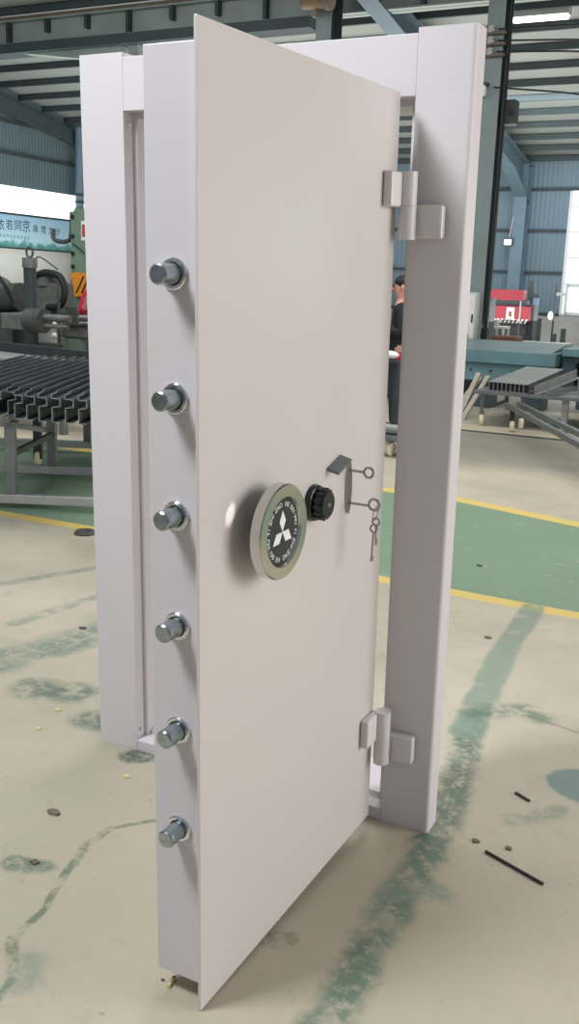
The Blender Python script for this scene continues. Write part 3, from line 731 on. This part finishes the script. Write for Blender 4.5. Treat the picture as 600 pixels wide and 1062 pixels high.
# ------------------------------------------------------------------ right: trolleys, machine bed, press
tr = thing('steel_trolley', 'low grey steel trolley on cream casters carrying channels, right', 'trolley', (-2.35, 8.75, 0))
MB().box((-.12, -.08, .37), (1.75, 1.2, .405), .004).build('table_top', M['gsteel'], tr)
for xx, yy in ((-.02, 0), (.45, -.02), (.9, .1), (1.6, 0), (-.02, 1.1), (1.6, 1.1)):
    if (xx, yy) == (.9, .1): l = MB().box((xx - .035, yy - .03, .02), (xx + .035, yy + .03, .369)).build('leg', M['lsteel'], tr); MB().box((xx - .05, yy - .05, 0), (xx + .05, yy + .05, .02)).build('foot', M['gsteel'], l); continue
    l = MB().box((xx - .022, yy - .022, .13), (xx + .022, yy + .022, .369)).build('leg', M['gsteel'], tr)
    MB().lathe((xx - .025, yy, .07), (1, .35, 0), [(0, 0), (.055, 0), (.068, .01), (.068, .04), (.055, .05), (0, .05)], 24).build('caster', M['cream'], l, True)
MB().bar((-.02, 0, .19), (.45, -.02, .19), .03, .035).build('lower_rail', M['lsteel'], tr)
MB().bar((-.02, 0, .19), (-.02, 1.1, .19), .03, .035).bar((1.6, 0, .19), (1.6, 1.1, .19), .03, .035).build('side_rail', M['gsteel'], tr)
cart = thing('long_bar_cart', 'long low cart frame of two grey bars with cream caster at the right edge', 'cart', (-1.2, 6.9, 0))
for a, b in (((-.82, 1.55, .3), (.75, -1.55, .3)), ((-.72, 1.72, .3), (.95, -1.5, .3))):
    MB().bar(a, b, .05, .05, bev=.004).build('side_bar', M['gsteel'], cart)
MB().bar((.55, -1.15, .27), (.78, -1.18, .27), .05, .04).bar((-.8, 1.5, .27), (-.62, 1.53, .27), .05, .04).build('cross_bar', M['gsteel'], cart)
for xx, yy in ((.5, -.62), (.98, -1.5), (-.74, 1.56)):
    l = MB().box((xx - .025, yy - .025, .12), (xx + .025, yy + .025, .28)).build('caster_post', M['dsteel'], cart)
    MB().lathe((xx - .02, yy, .066), (1, .2, 0), [(0, 0), (.055, 0), (.065, .01), (.065, .04), (.055, .05), (0, .05)], 24).build('caster', M['cream'], l, True)
# channel bundle on the trolley, raised at the back
src = None
Mb = Matrix.Translation((-2.32, 8.78, .407)) @ Matrix.Rotation(math.radians(-8), 4, 'Z') @ Matrix.Rotation(math.radians(6), 4, 'X')
for i in range(9):
    x = i * .052
    if src is None:
        o = thing('channel_bar', '', 'steel profile')
        MB().box((0, 0, 0), (.049, 1.15, .004)).box((0, 0, .004), (.004, 1.15, .1)).box((0, 0, .1), (.049, 1.15, .106)).build('channel_sheet', M['lsteel'], o)
        MB().box((.005, .03, .005), (.048, .04, .099)).build('shade_plate', M['cable'], o)  # black plate standing in for the shade inside the channel
        src = o
    else: o = copy_tree(src)
    o['label'] = ordn[i] + ' steel channel from the left in the bundle on the right trolley'; o['group'] = 'channels bundled on the trolley'
    o.matrix_world = Mb @ Matrix.Translation((x, 0, 0))
t = thing('loose_channel', 'single open channel lying right of the channel bundle on the trolley', 'steel profile', mtx=Matrix.Translation((-1.78, 8.72, .408)) @ Matrix.Rotation(math.radians(-10), 4, 'Z') @ Matrix.Rotation(math.radians(6), 4, 'X'))
MB().box((0, 0, 0), (.004, 1.25, .1)).box((.004, 0, 0), (.06, 1.25, .004)).build('channel_sheet', M['lsteel'], t)
tag(MB().box((-1.5, 8.72, .4065), (-1.12, 9.8, .41)).build('flat_sheet', M['lsteel']), 'flat pale steel sheet lying in the middle of the right trolley', 'steel sheet')
t = thing('angle_iron', 'pale angle iron lying diagonally on the flat sheet of the trolley', 'steel profile', mtx=Matrix.Translation((-1.68, 8.70, .412)) @ Matrix.Rotation(math.radians(-24), 4, 'Z') @ Matrix.Rotation(math.radians(3), 4, 'X'))
MB().box((0, 0, 0), (.05, .56, .004)).box((.046, 0, .004), (.05, .56, .06)).build('angle_sheet', M['edge'], t)
t = thing('box_channel', 'large pale U channel at the right picture edge on the trolley', 'steel profile', mtx=Matrix.Translation((-1.17, 8.3, .407)) @ Matrix.Rotation(math.radians(14), 4, 'Z') @ Matrix.Rotation(math.radians(2), 4, 'X'))
MB().box((0, 0, .12), (.25, 1.1, .128)).box((0, 0, 0), (.008, 1.1, .12)).box((.242, 0, 0), (.25, 1.1, .12)).box((.12, 0, 0), (.128, 1.1, .12)).build('channel_sheet', M['lsteel'], t)
for i, (x, y, a, h) in enumerate(((-2.78, 9.2, 12, .52), (-2.7, 9.1, 16, .5), (-2.95, 9.4, 8, .45))):
    o = tag(MB().bar((x, y, 0), (x + .14 * (i + 1) / 2, y + .5, h), .06, .03).build('leaning_offcut', M['wood']), ['middle', 'rightmost', 'leftmost'][i] + ' of the pale offcut strips leaning in front of the teal machine', 'offcut', 'offcuts by the teal machine')

bd = thing('planer_bed', 'long teal machine bed with bolt holes behind the right trolley', 'machine', (-2.0, 10.45, 0))
MB().box((-4.2, 0, .60), (.06, .9, .77), .01).build('bed_ledge', M['bed'], bd)
MB().box((-4.2, .06, .36), (.02, .85, .60), .01).build('bed_side', M['bed'], bd)
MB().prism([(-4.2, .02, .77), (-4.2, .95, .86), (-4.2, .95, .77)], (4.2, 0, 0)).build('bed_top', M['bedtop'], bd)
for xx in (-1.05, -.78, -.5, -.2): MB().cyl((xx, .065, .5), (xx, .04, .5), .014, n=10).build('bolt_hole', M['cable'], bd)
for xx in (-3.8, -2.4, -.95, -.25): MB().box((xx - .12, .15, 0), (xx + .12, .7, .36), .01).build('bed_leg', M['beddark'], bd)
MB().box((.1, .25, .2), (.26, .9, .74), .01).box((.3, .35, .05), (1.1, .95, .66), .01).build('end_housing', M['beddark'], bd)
MB().box((.1, .15, .74), (1.3, 1.0, .84), .01).build('end_table', M['bed'], bd)

t = thing('press_brake', 'red press brake with white hazard stripes far behind the right trolley', 'machine', (-4.42, 17.2, 0))
MB().box((-.34, 0, 1.38), (.34, .3, 1.58), .01).build('top_beam', M['red'], t)
MB().box((-.28, .05, 1.26), (.42, .25, 1.38)).build('tool_holder', M['dsteel'], t)
MB().box((-.26, -.03, .98), (.5, .12, 1.27), .01).build('ram', M['red'], t)
hz = MB()
for k in range(9):
    x = -.24 + k * .08; hz.prism([(x, -.036, .94), (x + .04, -.036, .94), (x + .08, -.036, 1.02), (x + .04, -.036, 1.02)], (0, .005, 0))
hz.build('hazard_stripe', M['white'], t)
MB().box((.05, -.036, 1.0), (.2, -.031, 1.24)).build('notice_plate', M['white'], t)
MB().box((.09, -.04, 1.06), (.16, -.0365, 1.17)).build('notice_print', M['rust'], t)
MB().box((-.36, .13, 0), (-.26, .5, 1.38), .01).box((.42, .13, 0), (.55, .5, 1.3), .01).build('side_frame', M['coldark'], t)
MB().box((-.3, -.02, .5), (.5, .25, .7), .01).build('lower_table', M['dsteel'], t)
MB().box((-.26, .2, .7), (.42, .3, 1.2)).build('throat', M['cabdark'], t)
t = thing('workbench', 'pale framed workbench with small shelf in front of the red press', 'table', (-4.35, 16.3, 0))
MB().box((-.3, -.2, .86), (.25, .2, .9)).build('bench_top', M['cab'], t)
for xx in (-.28, .0, .22):
    for yy in (-.18, .18): MB().box((xx - .02, yy - .02, 0), (xx + .02, yy + .02, .86)).build('leg', M['cab'], t)
MB().box((-.3, -.26, .62), (.4, -.22, .72)).build('front_rail', M['cabdark'], t)
MB().box((-.05, -.1, .9), (.08, .05, 1.03), .01).build('vice', M['lsteel'], t)
tag(MB().box((-3.75, 13.9, .0), (-3.3, 14.3, .82), .03).build('rusty_crate', M['rust']), 'rusty brown box standing between the teal bed and the red press', 'box')
t = thing('tool_post', 'slim dark machine post with white fittings right of the red press', 'machine', (-4.1, 18.0, 0))
MB().box((-.06, -.06, 0), (.04, .06, 1.78)).build('post', M['coldark'], t)
MB().box((-.02, -.1, 1.45), (.18, .02, 1.52)).build('arm', M['coldark'], t)
MB().box((.05, -.1, .95), (.16, .0, 1.45), .02).build('sleeve', M['bluecol'], t)
MB().cyl((-.12, -.1, 1.2), (-.08, -.12, 1.32), .05, n=12).build('white_fitting', M['white'], t)
t = thing('thin_stand', 'thin stand with two small pale heads right of the dark post', 'stand', (-3.5, 17.4, 0))
MB().cyl((0, 0, 0), (0, 0, 1.72), .018, n=8).build('pole', M['dsteel'], t)
MB().box((.02, -.04, 1.5), (.2, .04, 1.56)).build('head', M['cabdark'], t)
MB().sph((-.06, 0, 1.12), .055, (1, 1, 1.5)).build('lamp_bulb', M['white'], t, True)
tag(MB().tube([(-3.72, 15.6, 0), (-3.72, 15.6, 1.38)], .013, 8).build('thin_pole', M['lsteel']), 'thin pale upright pole in front of the red press', 'pole')
for i, (x, h) in enumerate(((-4.35, 1.0), (-4.0, .68), (-3.8, .8))):
    tag(MB().box((x - .05, 19.9, 0), (x + .05, 20.0, h), .006).build('short_post', M['coldark']), ['tall', 'shortest', 'middle height'][i] + ' dark post standing before the far wall dado', 'post', 'posts before the far wall')
t = thing('low_shelf', 'long pale low shelf behind the teal machine bed', 'shelf', (-3.0, 14.9, 0))
MB().box((-.55, -.3, .66), (.35, .3, .71)).build('board', M['lsteel'], t)
for xx in (-.5, .3): MB().box((xx - .03, -.28, 0), (xx + .03, .28, .66)).build('support', M['coldark'], t)

# ------------------------------------------------------------------ people glimpsed behind the frame
def skinned(name, pts, edges, m, parent, sub=2, root=0):
    me = bpy.data.meshes.new(name); me.from_pydata([p[:3] for p in pts], edges, [])
    o = bpy.data.objects.new(name, me); COL.objects.link(o); o.parent = parent
    md = o.modifiers.new('Skin', 'SKIN'); md.use_smooth_shade = True
    for i, p in enumerate(pts):
        sv = me.skin_vertices[0].data[i]; rr = p[3]
        sv.radius = rr if isinstance(rr, tuple) else (rr, rr); sv.use_root = (i == root)
    s = o.modifiers.new('Sub', 'SUBSURF'); s.levels = sub; s.render_levels = sub
    me.materials.append(m); return o
def person(name, label, loc, rz_, top, low, arm='bent'):
    t = thing(name, label, 'person', loc, rz_)
    # faces local -y, height 1.62
    P = [(0, 0, .88, .115), (0, .01, 1.05, .105), (0, .01, 1.22, .12), (0, .01, 1.33, .09), (0, 0, 1.40, .05), (0, -.015, 1.46, .065), (0, -.02, 1.53, .085), (0, -.01, 1.59, .06)]
    E = [(i, i + 1) for i in range(7)]
    for s in (-1, 1):
        i = len(P); P += [(s * .09, 0, .80, .085), (s * .1, -.01, .46, .055), (s * .1, .01, .08, .038), (s * .11, -.12, .035, .035)]
        E += [(0, i), (i, i + 1), (i + 1, i + 2), (i + 2, i + 3)]
        i = len(P)
        if arm == 'bent': A = [(s * .17, 0, 1.32, .052), (s * .24, -.02, 1.06, .042), (s * .12, -.24, 1.14, .034), (s * .08, -.30, 1.22, .026)]
        else: A = [(s * .17, 0, 1.32, .052), (s * .23, .0, 1.05, .042), (s * .24, -.07, .82, .034), (s * .235, -.1, .75, .026)]
        P += A; E += [(3, i), (i, i + 1), (i + 1, i + 2), (i + 2, i + 3)]
        hnd = V(A[3][:3]); d = (hnd - V(A[2][:3])).normalized(); sd = d.cross(V((0, 0, 1))).normalized()
        for k, (off, ln) in enumerate(((-.022, .06), (-.008, .07), (.007, .068), (.02, .055))):
            b = len(P); q1 = hnd + d * .03 + sd * off; q2 = q1 + d * ln * .6; q3 = q2 + d * ln * .3 + V((0, -.012, -.012))
            P += [(*q1, .009), (*q2, .008), (*q3, .007)]; E += [(i + 3, b), (b, b + 1), (b + 1, b + 2)]
        b = len(P); q1 = hnd + sd * -.03 * s + d * .005; q2 = q1 + d * .03 - sd * .012 * s
        P += [(*q1, .01), (*q2, .009)]; E += [(i + 3, b), (b, b + 1)]
    skinned('body', P, E, M['skin'], t)
    J = [(0, 0, .80, .15), (0, .01, .92, .135), (0, .01, 1.05, .125), (0, .01, 1.22, .14), (0, .01, 1.335, .10), (0, 0, 1.38, .06)]
    EJ = [(i, i + 1) for i in range(5)]
    for s in (-1, 1):
        i = len(J)
        if arm == 'bent': J += [(s * .17, 0, 1.32, .068), (s * .24, -.02, 1.06, .058), (s * .13, -.22, 1.13, .046)]
        else: J += [(s * .17, 0, 1.32, .068), (s * .23, 0, 1.05, .058), (s * .24, -.06, .84, .046)]
        EJ += [(4, i), (i, i + 1), (i + 1, i + 2)]
    skinned('jacket', J, EJ, top, t, root=1)
    T = [(0, 0, .9, .125), (0, 0, .84, .13)]; ET = [(0, 1)]
    for s in (-1, 1):
        i = len(T); T += [(s * .09, 0, .76, .1), (s * .1, -.01, .46, .072), (s * .1, .01, .1, .06)]; ET += [(1, i), (i, i + 1), (i + 1, i + 2)]
    skinned('trousers', T, ET, low, t)
    for s in (-1, 1):
        MB().sph((s * .105, -.06, .04), .055, (.85, 2.2, .72)).build('shoe', M['hair'], t, True)
        MB().sph((s * .03, -.098, 1.535), .012).build('eye', M['hair'], t, True)
        MB().sph((s * .086, -.01, 1.52), .022, (.5, .9, 1.4)).build('ear', M['skin'], t, True)
    MB().sph((0, -.105, 1.51), .018, (.7, 1, 1.3)).build('nose', M['skin'], t, True)
    MB().sph((0, -.095, 1.475), .02, (1.2, .5, .3)).build('mouth', M['redcloth'], t, True)
    MB().sph((0, .012, 1.565), .094, (.98, 1.08, .86)).build('hair', M['hair'], t, True)
    return t
pp = person('person', 'person in a black jacket with a red hem beyond the gap beside the door', (-2.87, 7.25, 0), math.radians(-62), M['jacket'], M['trousers'])
MB().lathe((0, 0, .76), (0, 0, 1), [(.155, 0), (.165, .02), (.16, .1), (.15, .12)], 28).build('red_hem', M['redcloth'], pp, True)
person('person', 'person in a red jacket, mostly hidden behind the left edge of the frame', (-7.27, 8.05, 0), math.radians(20), M['redcloth'], M['trousers'])
tag(MB().sph((-2.83, 6.9, .86), .08, (1.2, .9, .55)).build('white_rag', M['white'], None, True), 'white rag bundle on the small stand in the door gap', 'cloth')
t = thing('small_stand', 'small dark low stand seen through the gap between door and frame', 'stand', (-2.83, 6.9, 0))
MB().box((-.16, -.1, .78), (.12, .1, .815), .006).build('top_plate', M['dsteel'], t)
for xx in (-.13, .09): MB().box((xx - .02, -.06, 0), (xx + .02, .06, .78)).build('leg', M['dsteel'], t)
t = thing('caster_dolly', 'small dolly with a cream wheel on the floor in the door gap', 'trolley', (-2.45, 6.05, 0))
MB().box((-.2, -.1, .15), (.2, .2, .19), .005).build('deck', M['gsteel'], t)
for xx in (-.12, .0, .14): MB().lathe((xx - .02, 0, .065), (1, -.3, 0), [(0, 0), (.05, 0), (.065, .01), (.065, .04), (.05, .05), (0, .05)], 24).build('caster', M['cream'], t, True)
MB().cyl((-.2, .05, .24), (.2, .05, .24), .045, n=20).build('roll', M['lsteel'], t, True)

# ------------------------------------------------------------------ debris on the floor
tag(MB().bar((.17, -.01, .004), (.345, -.085, .004), .006, .006).build('steel_rod', M['cable']), 'thin dark steel rod lying on the floor right of the frame', 'rod')
b = thing('cigarette_butt', 'pale cigarette butt on the floor below the open door corner', 'cigarette butt', (-.285, -.885, .0045), math.radians(100))
MB().cyl((0, 0, 0), (.026, 0, 0), .0042, n=12).build('filter', M['butt'], b, True)
MB().cyl((.0262, 0, 0), (.032, 0, 0), .0042, n=12).build('ash_end', M['rust'], b, True)
tag(MB().lathe((-2.9, 2.16, 0), (0, 0, 1), [(.025, 0), (.062, 0), (.066, .008), (.055, .022), (.03, .022), (.025, .012), (.025, 0)], 28).build('iron_ring', M['iron'], None, True), 'dark iron ring lying on the floor in front of the left rack', 'ring')
cl = [((-.97, -.44), .022, 'chip', 'brown crumbled chip on the floor nearest the left picture edge'), ((-.85, -.66), .016, 'chip', 'small brown chip beside the green floor patch at left'),
      ((-.92, -.16), .014, 'butt', 'flattened pale scrap on the floor below the frame left corner'), ((-1.41, .11), .016, 'butt', 'tiny pale cylinder scrap on the dark green patch at left'),
      ((-1.37, -.04), .014, 'butt', 'small pale scrap on bare floor left of the frame corner'), ((-1.87, .83), .018, 'iron', 'small black scrap on the floor left of the frame, near green paint'),
      ((.13, .03), .014, 'chip', 'brown chip on the floor right of the frame bottom, nearest the frame'), ((.22, .04), .014, 'chip', 'brown chip on the floor between frame bottom and dark rod'),
      ((-.29, -.48), .014, 'chip', 'small brown chip in front of the door bottom edge'), ((-.67, 2.83), .022, 'iron', 'dark scrap lying on the green walkway'),
      ((-.30, 1.69), .02, 'chip', 'dark scrap on the cream floor right of the frame, below the yellow line'), ((-.31, -.87), .006, 'iron', 'tiny dark grain left of the cigarette butt')]
for i, (p, r, mm, lb) in enumerate(cl):
    random.seed(i); m_ = MB()
    n = 9; pts = [(p[0] + r * random.uniform(.55, 1.1) * math.cos(2 * math.pi * k / n), p[1] + r * random.uniform(.4, .8) * math.sin(2 * math.pi * k / n), .0005) for k in range(n)]
    m_.prism(pts, (0, 0, r * .3)).build('floor_scrap', M[mm])
    tag(bpy.data.objects[-1] if False else COL.objects[-1], lb, 'scrap', 'scraps on the floor')
tag(MB().bar((.16, .36, .003), (.21, .33, .003), .008, .005).build('metal_splinter', M['cable']), 'short dark metal splinter on the floor right of the frame, above the long rod', 'scrap')

# ------------------------------------------------------------------ light
def area(name, loc, target, size, power, col=(1, 1, 1), sy=None):
    l = bpy.data.lights.new(name, 'AREA'); l.energy = power; l.color = col; l.size = size
    if sy: l.shape = 'RECTANGLE'; l.size_y = sy
    o = bpy.data.objects.new(name, l); COL.objects.link(o); o.location = loc
    o.rotation_euler = (V(target) - V(loc)).to_track_quat('-Z', 'Y').to_euler(); return o
area('skylight_front_left', (-1.65, -2.45, 4.2), (-.4, -.4, 1.5), 1.0, 165, (.93, .97, 1.))
area('side_door_right', (6.5, 1.75, 2.7), (-.2, -.3, 1.2), 4.4, 395, (1., .965, .94))
area('overhead_fill_mid', (-1.5, 6.0, 6.2), (-1.5, 6.0, 0), 5.0, 330, (1., .97, .93))  # added area light, brightens the floor behind the frame
area('overhead_fill_left', (-9, 6.0, 6.2), (-9, 8.0, 0), 5.0, 300, (.95, .98, 1.))  # added area light for the machines and left wall
area('overhead_fill_far', (-3.5, 17.0, 4.9), (-3.5, 19.5, 0), 4.0, 320, (.88, .95, 1.))  # added area light, lifts the far background
area('upward_fill_mid', (-5.5, 15.5, 1.0), (-5.5, 15.5, 9), 7.0, 520, (1, .98, .94))  # added unseen upward light, brightens roof sheets and far wall
area('upward_fill_left', (-12.3, 14.5, .9), (-12.3, 14.5, 9), 5.0, 260, (.97, 1, 1))  # added unseen upward light for the gable end
gl = bpy.data.lights.new('glint', 'SPOT'); gl.energy = 9; gl.spot_size = math.radians(5); gl.spot_blend = .6; gl.shadow_soft_size = .004  # added spot, throws the glint beside the handwheel
go = bpy.data.objects.new('glint', gl); COL.objects.link(go)
gp = LF @ V((.26, -.60, 1.36)); gq = LF @ V((0, -.757, 1.094)); go.location = gp; go.rotation_euler = (gq - gp).to_track_quat('-Z', 'Y').to_euler()
w = bpy.data.worlds.new('hall_light'); SC.world = w; w.use_nodes = True
bg = w.node_tree.nodes['Background']; bg.inputs[0].default_value = (.86, .92, 1., 1); bg.inputs[1].default_value = .235

# ------------------------------------------------------------------ camera
cam = bpy.data.cameras.new('camera'); co = bpy.data.objects.new('camera', cam); COL.objects.link(co)
r = V((.8922432, .45003872, .03697599)); u = V((-.13257178, .18279607, .97417161)); f = V((-.43165588, .87409996, -.22276098))
m = Matrix((r, u, -f)).transposed().to_4x4(); m.translation = (.73961551, -2.45583659, 1.4958834)
co.matrix_world = m
cam.sensor_fit = 'VERTICAL'; cam.sensor_height = 36; cam.lens = 1026.303 / 1062 * 36; cam.clip_start = .05; cam.clip_end = 200
SC.camera = co
SC.view_settings.view_transform = 'Standard'; SC.view_settings.look = 'None'; SC.view_settings.exposure = 0.
